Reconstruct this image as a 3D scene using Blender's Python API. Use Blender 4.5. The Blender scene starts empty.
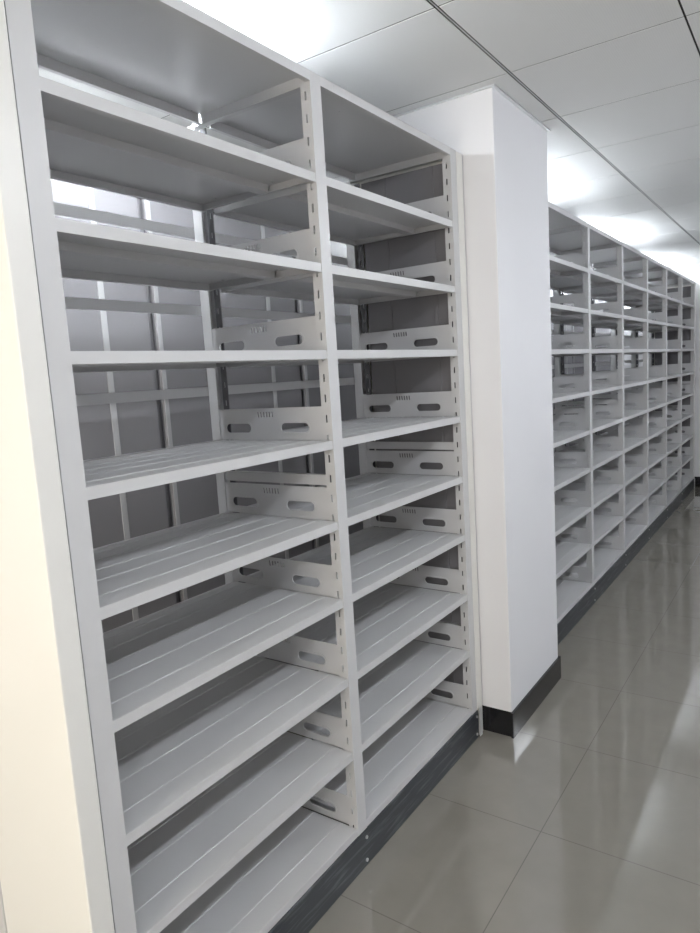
import bpy, bmesh, math, random
from mathutils import Vector, Matrix
random.seed(4)
C = bpy.context.scene.collection
S = 0.9                                   # one shelving bay is 0.9 m wide; plan dimensions below are in bays

# ---------------------------------------------------------------- camera
YAW, PITCH, ROLL = 0.60873, -0.13228, -0.06141
FPX = 671.58
f = Vector((math.cos(YAW)*math.cos(PITCH), math.sin(YAW)*math.cos(PITCH), math.sin(PITCH)))
r = Vector((math.sin(YAW), -math.cos(YAW), 0)); u = r.cross(f)
r2 = r*math.cos(ROLL) + u*math.sin(ROLL); u2 = -r*math.sin(ROLL) + u*math.cos(ROLL)
cam = bpy.data.cameras.new('camera'); camo = bpy.data.objects.new('camera', cam); C.objects.link(camo)
cam.sensor_fit = 'HORIZONTAL'; cam.sensor_width = 36; cam.lens = 36*FPX/700; cam.clip_start = 0.02
M = Matrix((r2, u2, -f)).transposed().to_4x4(); M.translation = Vector((-0.853*S, -1.339*S, 1.805*S))
camo.matrix_world = M
bpy.context.scene.camera = camo
# ---------------------------------------------------------------- world, daylight, exposure
w = bpy.data.worlds.new('world'); bpy.context.scene.world = w; w.use_nodes = True
w.node_tree.nodes['Background'].inputs[0].default_value = (0.75, 0.85, 1.0, 1)
w.node_tree.nodes['Background'].inputs[1].default_value = 1.0
vs = bpy.context.scene.view_settings
vs.view_transform = 'Standard'; vs.look = 'None'; vs.gamma = 1; vs.exposure = 0.08; vs.use_curve_mapping = False
TUBE_REAR, TUBE_AISLE, DAYLIGHT = 100.0, 82.0, 118.0
sun = bpy.data.lights.new('daylight', 'AREA'); sun.shape = 'RECTANGLE'; sun.size = 1.5; sun.size_y = 1.5
sun.energy = DAYLIGHT; sun.color = (1.0, 0.90, 0.74)
suno = bpy.data.objects.new('daylight', sun); C.objects.link(suno)
suno.location = (-3.6*S-0.35, -0.3*S, 1.55); suno.rotation_euler = (0, -math.pi/2, 0)     # outside the back window, shining in

# ---------------------------------------------------------------- materials
def mat(name, col, rough=0.5, metal=0.0, noise=0.0, nscale=30, bump=0.0, bscale=200, spec=0.5, emit=None, estr=0):
    m = bpy.data.materials.new(name); m.use_nodes = True; nt = m.node_tree; b = nt.nodes['Principled BSDF']
    b.inputs['Base Color'].default_value = (*col, 1); b.inputs['Roughness'].default_value = rough
    b.inputs['Metallic'].default_value = metal; b.inputs['Specular IOR Level'].default_value = spec
    if noise:
        tc = nt.nodes.new('ShaderNodeTexCoord'); n = nt.nodes.new('ShaderNodeTexNoise'); n.inputs['Scale'].default_value = nscale
        n.inputs['Detail'].default_value = 5
        mx = nt.nodes.new('ShaderNodeMix'); mx.data_type = 'RGBA'
        mx.inputs[6].default_value = (*[c*(1-noise) for c in col], 1); mx.inputs[7].default_value = (*[min(1, c*(1+noise)) for c in col], 1)
        nt.links.new(tc.outputs['Object'], n.inputs['Vector']); nt.links.new(n.outputs['Fac'], mx.inputs[0]); nt.links.new(mx.outputs[2], b.inputs['Base Color'])
    if bump:
        tc = nt.nodes.new('ShaderNodeTexCoord'); n = nt.nodes.new('ShaderNodeTexNoise'); n.inputs['Scale'].default_value = bscale
        bp = nt.nodes.new('ShaderNodeBump'); bp.inputs['Strength'].default_value = bump; bp.inputs['Distance'].default_value = 0.001
        nt.links.new(tc.outputs['Object'], n.inputs['Vector']); nt.links.new(n.outputs['Fac'], bp.inputs['Height']); nt.links.new(bp.outputs[0], b.inputs['Normal'])
    if emit:
        b.inputs['Emission Color'].default_value = (*emit, 1); b.inputs['Emission Strength'].default_value = estr
    return m
PAINT = mat('light_grey_powder_coat', (0.565, 0.565, 0.57), 0.38, noise=0.02, nscale=6, bump=0.05, bscale=400)
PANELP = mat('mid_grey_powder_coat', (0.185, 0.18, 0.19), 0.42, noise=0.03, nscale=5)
ENDP = mat('daylight_tinted_end_panel_paint', (0.76, 0.75, 0.715), 0.35, noise=0.02, nscale=4)  # paler and creamier than the racks: window daylight put into the panel colour
STRAP = mat('pale_grey_strap_paint', (0.38, 0.38, 0.39), 0.55, noise=0.02)
CHANNEL_SHADE = mat('painted_channel_shade', (0.12, 0.12, 0.13), 0.5, metal=0.3, noise=0.3, nscale=40)  # dark tone stands in for shade inside the rear upright channel
WALLM = mat('white_emulsion', (0.74, 0.74, 0.76), 0.75, noise=0.015, nscale=3, bump=0.08, bscale=60)
BLACK = mat('black_gloss_tile', (0.012, 0.012, 0.014), 0.15, noise=0.5, nscale=12)
STEEL = mat('bright_zinc', (0.75, 0.75, 0.76), 0.3, metal=0.9, noise=0.05)
ALU = mat('satin_aluminium', (0.72, 0.73, 0.74), 0.28, metal=0.9, noise=0.05)
DARK = mat('painted_joint_shade', (0.02, 0.02, 0.02), 0.8, noise=0.1)
LAMPB = mat('white_lamp_housing', (0.8, 0.8, 0.8), 0.4, noise=0.02)
TUBE_R = mat('fluorescent_tube_behind', (1, 1, 1), 0.5, emit=(0.90, 0.95, 1.0), estr=TUBE_REAR)
TUBE_A = mat('fluorescent_tube_aisle', (1, 1, 1), 0.5, emit=(0.90, 0.94, 1.0), estr=TUBE_AISLE)
# kick plate: black paint with pale scuffs along its length
KICK = bpy.data.materials.new('scuffed_black_kick_plate'); KICK.use_nodes = True
nt = KICK.node_tree; b = nt.nodes['Principled BSDF']; b.inputs['Roughness'].default_value = 0.4
tc = nt.nodes.new('ShaderNodeTexCoord'); mp = nt.nodes.new('ShaderNodeMapping'); mp.inputs['Scale'].default_value = (3, 20, 40)
n = nt.nodes.new('ShaderNodeTexNoise'); n.inputs['Scale'].default_value = 2.5; n.inputs['Detail'].default_value = 8
cr = nt.nodes.new('ShaderNodeValToRGB'); cr.color_ramp.elements[0].position = 0.52; cr.color_ramp.elements[0].color = (0.028, 0.032, 0.038, 1)
cr.color_ramp.elements[1].position = 0.78; cr.color_ramp.elements[1].color = (0.12, 0.13, 0.14, 1)
nt.links.new(tc.outputs['Object'], mp.inputs[0]); nt.links.new(mp.outputs[0], n.inputs['Vector']); nt.links.new(n.outputs['Fac'], cr.inputs[0]); nt.links.new(cr.outputs[0], b.inputs['Base Color'])
# canopy paint with a few speckles
CANP = bpy.data.materials.new('light_grey_paint_with_specks'); CANP.use_nodes = True
nt = CANP.node_tree; b = nt.nodes['Principled BSDF']; b.inputs['Roughness'].default_value = 0.3
tc = nt.nodes.new('ShaderNodeTexCoord'); v = nt.nodes.new('ShaderNodeTexNoise'); v.inputs['Scale'].default_value = 60
v2 = nt.nodes.new('ShaderNodeTexNoise'); v2.inputs['Scale'].default_value = 3.0
cr = nt.nodes.new('ShaderNodeValToRGB'); cr.color_ramp.elements[0].position = 0.765; cr.color_ramp.elements[0].color = (0.60, 0.60, 0.605, 1)
cr.color_ramp.elements[1].position = 0.80; cr.color_ramp.elements[1].color = (0.36, 0.36, 0.37, 1)
nt.links.new(tc.outputs['Object'], v.inputs['Vector']); nt.links.new(v.outputs['Fac'], cr.inputs[0]); nt.links.new(cr.outputs[0], b.inputs['Base Color'])
# floor: polished 600 mm tiles
FLOOR = bpy.data.materials.new('polished_beige_floor_tiles'); FLOOR.use_nodes = True
nt = FLOOR.node_tree; b = nt.nodes['Principled BSDF']
geo = nt.nodes.new('ShaderNodeNewGeometry'); sx = nt.nodes.new('ShaderNodeSeparateXYZ'); nt.links.new(geo.outputs['Position'], sx.inputs[0])
TILE = 0.662*S
def joint(out, off, wd):
    a = nt.nodes.new('ShaderNodeMath'); a.operation = 'SUBTRACT'; a.inputs[1].default_value = off; nt.links.new(out, a.inputs[0])
    p = nt.nodes.new('ShaderNodeMath'); p.operation = 'PINGPONG'; p.inputs[1].default_value = TILE/2; nt.links.new(a.outputs[0], p.inputs[0])
    l = nt.nodes.new('ShaderNodeMath'); l.operation = 'LESS_THAN'; l.inputs[1].default_value = wd; nt.links.new(p.outputs[0], l.inputs[0])
    return l.outputs[0]
jx = joint(sx.outputs['X'], 1.50*S, 0.0016); jy = joint(sx.outputs['Y'], -0.50*S, 0.0016)
mxm = nt.nodes.new('ShaderNodeMath'); mxm.operation = 'MAXIMUM'; nt.links.new(jx, mxm.inputs[0]); nt.links.new(jy, mxm.inputs[1])
n = nt.nodes.new('ShaderNodeTexNoise'); n.inputs['Scale'].default_value = 9; n.inputs['Detail'].default_value = 8; nt.links.new(geo.outputs['Position'], n.inputs['Vector'])
base = nt.nodes.new('ShaderNodeMix'); base.data_type = 'RGBA'; base.inputs[6].default_value = (0.19, 0.181, 0.155, 1); base.inputs[7].default_value = (0.235, 0.223, 0.193, 1)
nt.links.new(n.outputs['Fac'], base.inputs[0])
fin = nt.nodes.new('ShaderNodeMix'); fin.data_type = 'RGBA'; fin.inputs[7].default_value = (0.135, 0.128, 0.112, 1)
nt.links.new(mxm.outputs[0], fin.inputs[0]); nt.links.new(base.outputs[2], fin.inputs[6]); nt.links.new(fin.outputs[2], b.inputs['Base Color'])
b.inputs['Roughness'].default_value = 0.05; b.inputs['Specular IOR Level'].default_value = 1.0
# ceiling tile: white enamelled metal with fine perforation rows
CEIL = bpy.data.materials.new('perforated_white_ceiling_tile'); CEIL.use_nodes = True
nt = CEIL.node_tree; b = nt.nodes['Principled BSDF']; b.inputs['Roughness'].default_value = 0.55
geo = nt.nodes.new('ShaderNodeNewGeometry'); vo = nt.nodes.new('ShaderNodeTexVoronoi'); vo.inputs['Scale'].default_value = 130; vo.inputs['Randomness'].default_value = 0
nt.links.new(geo.outputs['Position'], vo.inputs['Vector'])
cr = nt.nodes.new('ShaderNodeValToRGB'); cr.color_ramp.elements[0].position = 0.12; cr.color_ramp.elements[0].color = (0.50, 0.51, 0.51, 1)
cr.color_ramp.elements[1].position = 0.3; cr.color_ramp.elements[1].color = (0.76, 0.77, 0.77, 1)
nt.links.new(vo.outputs['Distance'], cr.inputs[0]); nt.links.new(cr.outputs[0], b.inputs['Base Color'])
GLASS = bpy.data.materials.new('window_glass'); GLASS.use_nodes = True
nt = GLASS.node_tree; nt.nodes.clear(); o = nt.nodes.new('ShaderNodeOutputMaterial'); t = nt.nodes.new('ShaderNodeBsdfTransparent'); g = nt.nodes.new('ShaderNodeBsdfGlossy')
g.inputs['Roughness'].default_value = 0.02; mx = nt.nodes.new('ShaderNodeMixShader'); mx.inputs[0].default_value = 0.06
nt.links.new(t.outputs[0], mx.inputs[1]); nt.links.new(g.outputs[0], mx.inputs[2]); nt.links.new(mx.outputs[0], o.inputs[0])

# ---------------------------------------------------------------- helpers (all coordinates in bays, scaled by S)
class MB:
    def __init__(s): s.v = []; s.f = []
    def box(s, x0, x1, y0, y1, z0, z1):
        i = len(s.v)
        s.v += [(x*S, y*S, z*S) for z in (z0, z1) for y in (y0, y1) for x in (x0, x1)]
        s.f += [tuple(i+k for k in q) for q in ((0,2,3,1),(4,5,7,6),(0,1,5,4),(2,6,7,3),(0,4,6,2),(1,3,7,5))]
        return s
    def prism_x(s, x0, x1, pts):                # closed outline in (y,z) swept along x
        i = len(s.v); n = len(pts)
        s.v += [(x0*S, y*S, z*S) for y, z in pts] + [(x1*S, y*S, z*S) for y, z in pts]
        s.f += [(i+k, i+(k+1) % n, i+n+(k+1) % n, i+n+k) for k in range(n)]
        s.f += [tuple(i+k for k in reversed(range(n))), tuple(i+n+k for k in range(n))]
        return s
    def cyl(s, c, axis, rad, h, n=12):          # metres-free: bays
        i = len(s.v); a = {'x': 0, 'y': 1, 'z': 2}[axis]; o1, o2 = [k for k in (0, 1, 2) if k != a]
        for e in (0, h):
            for k in range(n):
                q = [0, 0, 0]; q[a] = c[a]+e; q[o1] = c[o1]+rad*math.cos(2*math.pi*k/n); q[o2] = c[o2]+rad*math.sin(2*math.pi*k/n)
                s.v.append(tuple(t*S for t in q))
        s.f += [(i+k, i+(k+1) % n, i+n+(k+1) % n, i+n+k) for k in range(n)]
        s.f += [tuple(i+k for k in reversed(range(n))), tuple(i+n+k for k in range(n))]
        return s
    def plate_x(s, x0, x1, y0, y1, z0, z1, holes):   # plate of thickness x0..x1 with a vertical column of rectangular holes (ya,yb,za,zb)
        holes = sorted(holes, key=lambda h: h[2]); ya, yb = holes[0][0], holes[0][1]
        s.box(x0, x1, y0, ya, z0, z1); s.box(x0, x1, yb, y1, z0, z1)
        z = z0
        for h in holes:
            if h[2] > z: s.box(x0, x1, ya, yb, z, h[2])
            z = h[3]
        s.box(x0, x1, ya, yb, z, z1)
        return s
    def mesh(s, name, m, bev=0):
        me = bpy.data.meshes.new(name); me.from_pydata(s.v, [], s.f); me.materials.append(m)
        bm = bmesh.new(); bm.from_mesh(me); bmesh.ops.recalc_face_normals(bm, faces=bm.faces)
        if bev: bmesh.ops.bevel(bm, geom=bm.edges[:], offset=bev, segments=2, affect='EDGES', profile=0.5)
        bm.to_mesh(me); bm.free(); return me
def link(name, me, parent=None, loc=(0, 0, 0)):
    o = bpy.data.objects.new(name, me); C.objects.link(o); o.location = [t*S for t in loc]
    if parent: o.parent = parent
    return o
def part(name, mb, m, parent=None, bev=0, loc=(0, 0, 0)): return link(name, mb.mesh(name, m, bev), parent, loc)
def thing(name, label, cat, loc, group=None):
    o = bpy.data.objects.new(name, None); C.objects.link(o); o.location = [t*S for t in loc]; o.empty_display_size = 0.1
    o['label'] = label; o['category'] = cat
    if group: o['group'] = group
    return o
def struct(name, mb, m, parent=None, bev=0, label=None):
    o = part(name, mb, m, parent, bev)
    if parent is None: o['kind'] = 'structure'
    if label: o['label'] = label
    return o

# ---------------------------------------------------------------- room shell
ZC = 3.019
X0, X1, Y0, Y1 = -3.6, 9.45, -3.3, 2.3
struct('floor', MB().box(X0-.1, X1+.1, Y0-.1, Y1+.1, -0.1, 0), FLOOR)
# suspended ceiling: a soffit coloured near-black as joint shade, with separate metal tiles below it
ce = MB(); step = 0.662; gx = 1.372; gy = -0.258
nx0 = math.floor((X0-gx)/step); nx1 = math.ceil((X1-gx)/step); ny0 = math.floor((Y0-gy)/step); ny1 = math.ceil((Y1-gy)/step)
PX0, PX1, PY0, PY1 = 2.100, 2.83, -0.155, 0.60         # pillar plan
for i in range(nx0, nx1):
    for j in range(ny0, ny1):
        a, b_ = max(gx+i*step+.0036, X0), min(gx+(i+1)*step-.0036, X1)
        c, d = gy+j*step+(.008 if j == 0 else .0036), gy+(j+1)*step-(.008 if j == -1 else .0036)
        c, d = max(c, Y0), min(d, Y1)
        if b_ > a and d > c: ce.box(a, b_, c, d, ZC, ZC+.0022)
ceil = struct('ceiling', MB().box(X0-.1, X1+.1, Y0-.1, Y1+.1, ZC+.0026, ZC+.12), DARK)
tl = part('ceiling_tiles', ce, CEIL, ceil, bev=0.0006)
tl['label'] = 'white perforated metal ceiling tiles with thin dark joints'
tb = MB().box(X0, X1, gy-.0022, gy+.0022, ZC+.0006, ZC+.0024)
part('ceiling_runner', tb, ALU, ceil)
struct('wall_far', MB().box(X1, X1+.12, Y0-.1, Y1+.1, 0, ZC+.02), WALLM)
struct('wall_left', MB().box(X0-.1, X1+.1, Y1, Y1+.12, 0, ZC+.02), WALLM)
struct('wall_right', MB().box(X0-.1, X1+.1, Y0-.12, Y0, 0, ZC+.02), WALLM)
# back wall with the window that lets the daylight in
WY0, WY1, WZ0, WZ1 = -1.2, 0.6, 0.85, 2.55
wb = MB(); wb.box(X0-.12, X0, Y0-.1, WY0, 0, ZC+.02); wb.box(X0-.12, X0, WY1, Y1+.1, 0, ZC+.02)
wb.box(X0-.12, X0, WY0, WY1, 0, WZ0); wb.box(X0-.12, X0, WY0, WY1, WZ1, ZC+.02)
struct('wall_back', wb, WALLM)
wf = MB(); t_ = .05
wf.box(X0-.08, X0-.03, WY0, WY1, WZ0, WZ0+t_); wf.box(X0-.08, X0-.03, WY0, WY1, WZ1-t_, WZ1)
for y in (WY0, (WY0+WY1)/2-t_/2, WY1-t_): wf.box(X0-.08, X0-.03, y, y+t_, WZ0, WZ1)
wo = struct('window_1', wf, ALU)
part('window_pane', MB().box(X0-.058, X0-.052, WY0+t_, WY1-t_, WZ0+t_, WZ1-t_), GLASS, wo)
part('window_sill', MB().box(X0-.12, X0+.04, WY0-.03, WY1+.03, WZ0-.03, WZ0), WALLM, wo)
BH = 0.14
struct('baseboard_far', MB().box(X1-.014, X1, Y0, Y1, 0, BH), BLACK, bev=.001)
struct('baseboard_right', MB().box(X0, X1-.014, Y0, Y0+.014, 0, BH), BLACK, bev=.001)
struct('baseboard_left', MB().box(X0, X1-.014, Y1-.014, Y1, 0, BH), BLACK, bev=.001)
struct('baseboard_back', MB().box(X0, X0+.014, Y0+.014, Y1-.014, 0, BH), BLACK, bev=.001)
# square pillar between the two racks
pil = struct('pillar', MB().box(PX0, PX1, PY0, PY1, 0, ZC+.01), WALLM, bev=.004, label='square white plastered pillar between the near and far racks')
e = .012
bb = MB(); bb.box(PX0-e, PX1+e, PY0-e, PY0+.001, 0, BH-.01); 
bb.box(PX1-.001, PX1+e, PY0, PY1, 0, BH-.01); bb.box(PX0-.002, PX0+.001, PY0, PY1, 0, BH-.01)
bo = part('baseboard', bb, BLACK, pil, bev=.0006); bo['label'] = 'black gloss skirting around the pillar foot'
tr = MB()
tr.box(PX0-.012, PX1+.014, PY0-.014, PY0, ZC-.008, ZC); tr.box(PX1, PX1+.014, PY0, PY1, ZC-.008, ZC); tr.box(PX0-.012, PX0, PY0, PY1, ZC-.008, ZC)
struct('trim_1', tr, ALU, bev=.0006)

# ---------------------------------------------------------------- shelving racks
ZS = [2.769, 2.461, 2.179, 1.898, 1.596, 1.316, 1.039, 0.747, 0.466, 0.166]     # canopy top, then shelf tops 1..9
PW = 0.028                                      # half width of an upright
D = 0.57                                        # rack depth
ZB = 0.138                                      # top of the kick plate
T = 0.0022                                      # sheet thickness
def shelf_mesh():
    m = MB(); a, b = PW+.001, 1-PW-.001; y1 = .515; lip = .029
    m.box(a, b, 0.0, y1, -T, 0)
    m.box(a, b, -0.002, .004, -lip, -.0005)                       # front lip
    m.box(a, b, .004, .016, -lip, -lip+T)                          # lip return
    m.box(a, b, y1-T, y1, -lip, 0.004)                             # rear flange, slightly proud
    m.box(a, b, y1-.014, y1, -lip, -lip+T)
    m.box(a, a+T, .004, y1, -lip*.9, -T); m.box(b-T, b, .004, y1, -lip*.9, -T)   # end flanges
    m.box(b-.014, b, .02, y1-.02, -lip*.9, -lip*.9+T); m.box(a, a+.014, .02, y1-.02, -lip*.9, -lip*.9+T)
    # stiffening channel under the middle
    m.prism_x(a+.01, b-.01, [(.186, -T), (.190, -.024), (.232, -.024), (.236, -T)])
    # pressed ribs along the top
    for y in (.080, .200, .295, .390, .470):
        m.prism_x(a+.006, b-.006, [(y-.005, -.0004), (y-.0025, .0016), (y+.0025, .0016), (y+.005, -.0004)])
    for y in (.06, .16, .27, .42):                                 # fixing screws under both ends
        m.cyl((b-.026, y, -.0055), 'z', .0045, .004, 8); m.cyl((a+.026, y, -.0055), 'z', .0045, .004, 8)
    return m.mesh('shelf', PAINT)
def canopy_mesh():
    m = MB(); a, b = PW*0, 1; lip = .030
    m.box(a+.0005, b-.0005, -.004, .50, -T, 0); m.box(a+PW, b-PW, -.004, .002, -lip, 0)
    m.box(a+PW, b-PW, .002, .014, -lip, -lip+T)
    m.box(a+PW, b-PW, .50-T, .50, -.040, 0); m.box(a+PW, b-PW, .485, .50, -.040, -.040+T)
    return m.mesh('canopy', CANP)
def slots(z0, z1, ya, yb, pitch=.0685, h=.026, off=.012):
    out = []; z = z0+off
    while z+h < z1-.004: out.append((ya, yb, z, z+h)); z += pitch
    return out
def upright_front_mesh():
    m = MB(); z0, z1 = ZB, ZS[0]-.001
    m.box(-PW, PW, -.004, 0.0, z0, z1)
    for s in (-1, 1):
        xa, xb = (-PW, -PW+T) if s < 0 else (PW-T, PW)
        m.plate_x(xa, xb, 0, .036, z0, z1, slots(z0, z1, .014, .0205))
        m.box(*((-PW, -PW+.012) if s < 0 else (PW-.012, PW)), .034, .036, z0, z1)
    return m.mesh('upright', PAINT)
def upright_rear_mesh():
    m = MB(); z0, z1 = ZB, ZS[0]-.031
    m.box(-PW, PW, D-T, D, z0, z1)
    for s in (-1, 1):
        xa, xb = (-PW, -PW+T) if s < 0 else (PW-T, PW)
        m.box(xa, xb, .526, D, z0, z1)
    return m.mesh('upright', PAINT)
def shade_strip_mesh():  # dark slotted strip added where the rear upright's inside lies in shade
    m = MB(); z0, z1 = ZB, ZS[0]-.045
    m.plate_x(-.006, -.003, .490, .519, z0, z1, slots(z0, z1, 0.501, .508, h=.02))
    return m.mesh('slotted_shade_strip', CHANNEL_SHADE)
def curve_plate(outer, holes, thick, name, m):
    """flat plate with holes (2D outline in the y-z plane) extruded along x"""
    cu = bpy.data.curves.new(name, 'CURVE'); cu.dimensions = '2D'; cu.fill_mode = 'BOTH'; cu.extrude = thick/2*S
    for loop in [outer]+holes:
        sp = cu.splines.new('POLY'); sp.points.add(len(loop)-1); sp.use_cyclic_u = True
        for k, (y, z) in enumerate(loop): sp.points[k].co = (y*S, z*S, 0, 1)
    ob = bpy.data.objects.new(name, cu); C.objects.link(ob)
    dg = bpy.context.evaluated_depsgraph_get(); me = bpy.data.meshes.new_from_object(ob.evaluated_get(dg))
    bpy.data.objects.remove(ob); bpy.data.curves.remove(cu)
    me.transform(Matrix(((0, 0, 1, 0), (1, 0, 0, 0), (0, 1, 0, 0), (0, 0, 0, 1))))
    me.materials.clear(); me.materials.append(m); return me
def stadium(yc, zc, hl, hr, n=8):
    pts = []
    for k in range(n+1):
        a = -math.pi/2+math.pi*k/n; pts.append((yc+hl+hr*math.cos(a), zc+hr*math.sin(a)))
    for k in range(n+1):
        a = math.pi/2+math.pi*k/n; pts.append((yc-hl+hr*math.cos(a), zc+hr*math.sin(a)))
    return pts
def divider_mesh():
    H = .116; holes = [stadium(.1605, .0445, .046, .0165), stadium(.431, .0445, .046, .0165)]
    for k in range(6):
        y = .258+k*.0135; holes.append([(y, .083), (y+.0058, .083), (y+.0078, .103), (y+.002, .103)])
    me = curve_plate([(.030, 0.001), (.548, 0.001), (.548, H-.012), (.540, H), (.038, H), (.030, H-.006)], holes, .0013, 'divider_plate', PAINT)
    rims = [curve_plate(stadium(y, .0445, .046, .0235), [stadium(y, .0445, .046, .0170)], .0045, 'rim', PAINT) for y in (.1605, .431)]
    bm = bmesh.new(); bm.from_mesh(me)
    for q in rims: bm.from_mesh(q)
    for y in (.038, .540):
        pass
    bm.to_mesh(me); bm.free(); return me
def brace_mesh(z):
    m = MB(); h = .036
    m.box(-.016, -.012, .034, .545, z, z+h); m.box(-.016, .008, .034, .545, z+h-T, z+h); m.box(-.016, .008, .034, .545, z, z+T)
    return m.mesh('cross_brace', PAINT)
def back_bar_mesh():
    m = MB(); m.box(.0, 1, D-.010+.012, D+.006, .170, .205); m.box(.0, 1, D+.002, D+.014, .203, .205); return m.mesh('back_stop_bar', PAINT)
ME = dict(shelf=shelf_mesh(), canopy=canopy_mesh(), upf=upright_front_mesh(), upr=upright_rear_mesh(), shade_strip=shade_strip_mesh(),
          div=divider_mesh(), br=[brace_mesh(z) for z in (ZS[0]-.034, 1.4385, .545)], bar=back_bar_mesh())
def end_panel(root, x, sgn, name='end_panel'):
    """boxed end panel on the outer side of an end frame: sgn -1 faces -x, +1 faces +x"""
    a = x+sgn*(PW+.0022); b = x+sgn*.088 if sgn < 0 else x+sgn*.090
    lo, hi = min(a, b), max(a, b)
    m = MB(); m.box(lo, hi, -.006, D, .0, ZS[0]-.003)
    o = part(name, m, ENDP, root, bev=.0028 if sgn < 0 else .002)
    if sgn < 0:
        q = MB(); q.box(lo-.006, lo+.004, .40, D-.004, .10, ZS[0]-.12)
        part('panel_frame', q, PAINT, o, bev=.002)
    # inner lining sheet of mid grey with two folded seams, between the uprights
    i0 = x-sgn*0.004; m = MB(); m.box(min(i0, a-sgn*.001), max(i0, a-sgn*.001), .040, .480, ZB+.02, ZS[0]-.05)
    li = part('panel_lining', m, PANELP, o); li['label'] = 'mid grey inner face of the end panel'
    s = MB()
    if sgn > 0:
        for y, wd in ((.345, .004), (.105, .018)): s.box(i0-.004, i0+.001, y-wd/2, y+wd/2, ZB+.02, ZS[0]-.05)
        part('panel_seam', s, PANELP, o, bev=.0008)
    return o
def rack(x_start, bays, label, pitch=1.0, left_panel=True, group=None):
    root = thing('shelving_rack', label, 'shelving rack', (x_start, 0, 0), group)
    k = pitch
    def sc(o, x, z=0):
        o.location = (x*S, 0, z*S); return o
    for i in range(bays+1):
        x = i*k
        link('upright', ME['upf'], root, (x, 0, 0)); link('upright', ME['upr'], root, (x, 0, 0))
        link('slotted_shade_strip', ME['shade_strip'], root, (x, 0, 0))
        for b in ME['br']: link('cross_brace', b, root, (x, 0, 0))
        for z in ZS[1:]: link('divider_plate', ME['div'], root, (x-.0235 if i else x+.0235, 0, z))
    for i in range(bays):
        x = i*k
        o = link('canopy', ME['canopy'], root, (x, 0, ZS[0])); o.scale.x = k
        for z in ZS[1:]:
            o = link('shelf', ME['shelf'], root, (x, 0, z)); o.scale.x = k
            o = link('back_stop_bar', ME['bar'], root, (x, 0, z)); o.scale.x = k
    L = bays*k
    m = MB(); m.box(-.03, L+.03, -.010, .004, 0, ZB-.0005); m.box(-.03, L+.03, .004, .05, ZB-.010, ZB-.0005); m.box(-.03, L+.03, D-.01, D, 0, ZB-.0005)
    for i in range(bays+1): m.box(max(-.03, i*k-.02), i*k+.02, .004, D-.01, 0, ZB-.012)
    kp = part('kick_plate', m, KICK, root, bev=.0015); kp['label'] = 'scuffed black kick plate along the foot'
    for i in range(bays+1):
        for dx, z in ((.012, .112), (.006, .024)):
            part('bolt', MB().cyl((i*k+dx, -.0145, z), 'y', .0065, .005, 10), STEEL, kp)
    end_panel(root, L, 1)
    if left_panel: end_panel(root, 0, -1)
    # foot bracket closing the end of the kick plate
    part('foot_bracket', MB().box(L+.033, L+.060, -.0165, -.0125, 0, ZB+.01), PAINT, root, bev=.0008)
    return root
near = rack(0, 2, 'tall light grey steel rack of empty shelves, two bays wide, in the foreground')
FX0 = 4.168-1.014
far = rack(FX0, 6, 'long light grey steel rack of empty shelves, six bays, beyond the white pillar', pitch=1.0145)

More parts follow.
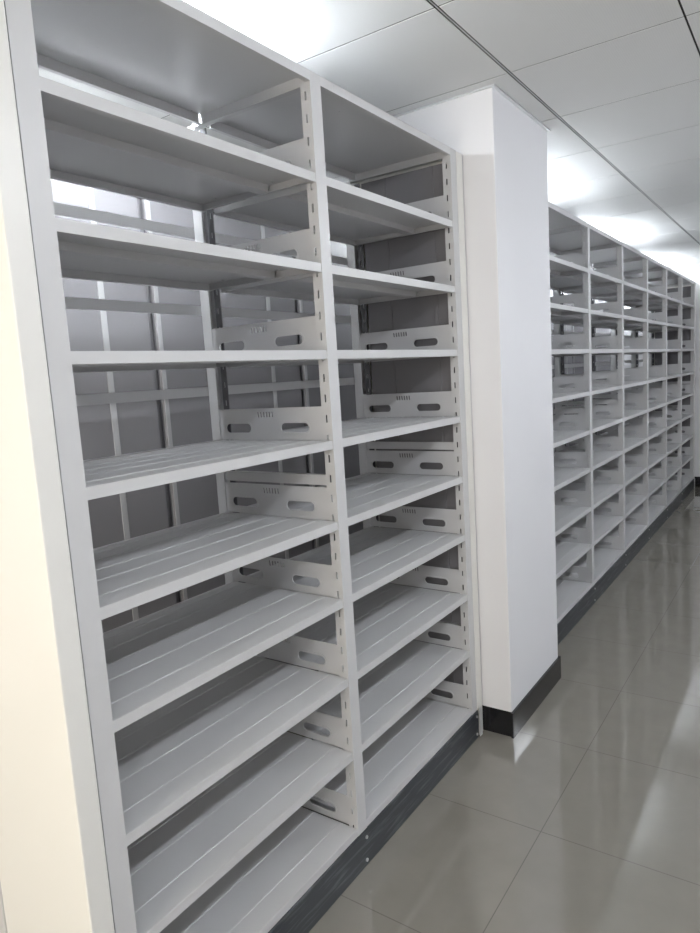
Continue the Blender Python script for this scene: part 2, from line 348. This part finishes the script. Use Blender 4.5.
# closed racks standing behind: mid grey back sheets with pale vertical straps
def closed_rack(xa, xb, label, ph):
    root = thing('closed_storage_rack', label, 'storage rack', (xa, 1.0, 0))
    L = xb-xa; H = 2.62; Dp = .48
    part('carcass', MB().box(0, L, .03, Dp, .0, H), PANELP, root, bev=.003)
    # slots at phase: x = 1.078..1.111 + n (world)
    edges = []; n = math.floor(xa)-2
    while n < xb+2:
        a = n+.111-ph; b = n+1.078-ph
        lo, hi = max(a, xa), min(b, xb)
        if hi-lo > .05: edges.append((lo-xa, hi-xa))
        n += 1
    for lo, hi in edges:
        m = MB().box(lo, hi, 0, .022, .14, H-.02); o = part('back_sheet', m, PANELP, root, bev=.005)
    n = math.floor(xa)-2
    while n < xb+2:
        for xs, wd in ((n+.853-ph, .028), (n+.128-ph, .022)):
            if xa+.02 < xs < xb-.02: part('strap', MB().box(xs-xa-wd/2, xs-xa+wd/2, -.003, .002, .14, H-.02), STRAP, root, bev=.001)
        n += 1
    part('top_cap', MB().box(-.005, L+.005, -.012, Dp+.005, H, H+.035), PAINT, root, bev=.002)
    part('kick_plate', MB().box(0, L, -.005, .005, 0, .135), KICK, root)
    return root
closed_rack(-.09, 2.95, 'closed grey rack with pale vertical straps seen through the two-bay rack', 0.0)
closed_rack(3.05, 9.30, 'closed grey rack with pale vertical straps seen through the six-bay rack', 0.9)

# ---------------------------------------------------------------- ceiling lights: twin fluorescent battens
def batten(x, y, z, label, tm, group, stems=True, length=1.34):
    root = thing('ceiling_light', label, 'ceiling light', (x, y, z), group)
    h = length/2
    part('housing', MB().box(-h, h, -.035, .035, .012, .045), LAMPB, root, bev=.003)
    for s in (-1, 1):
        part('tube', MB().cyl((-h+.02, s*.028, -.004), 'x', .0145, length-.04, 12), tm, root)
        for e_ in (-h+.005, h-.025): part('tube_socket', MB().box(e_, e_+.02, s*.028-.016, s*.028+.016, -.02, .012), LAMPB, root)
    for sx_ in (-h*.7, h*.7): part('hanger', MB().cyl((sx_, 0, .045), 'z', .006, ZC-z-.045, 8), STEEL, root)
    return root
for i, x in enumerate((0.58, 3.70, 6.20, 8.70)):
    batten(x, .50, 2.87, ['twin tube batten hung above the near end of the open racks', 'twin tube batten hung just beyond the white pillar', 'twin tube batten hung over the middle of the long rack', 'twin tube batten hung over the far end of the long rack'][i], TUBE_R, 'tube battens hung behind the rack tops')
for i, x in enumerate((-1.9, 0.9, 3.7, 6.5)):
    batten(x, -1.95, 2.955, ['twin tube batten over the aisle by the window wall', 'twin tube batten over the aisle beside the two-bay rack', 'twin tube batten over the aisle beyond the pillar', 'twin tube batten over the aisle nearest the far wall'][i], TUBE_A, 'tube battens over the aisle')
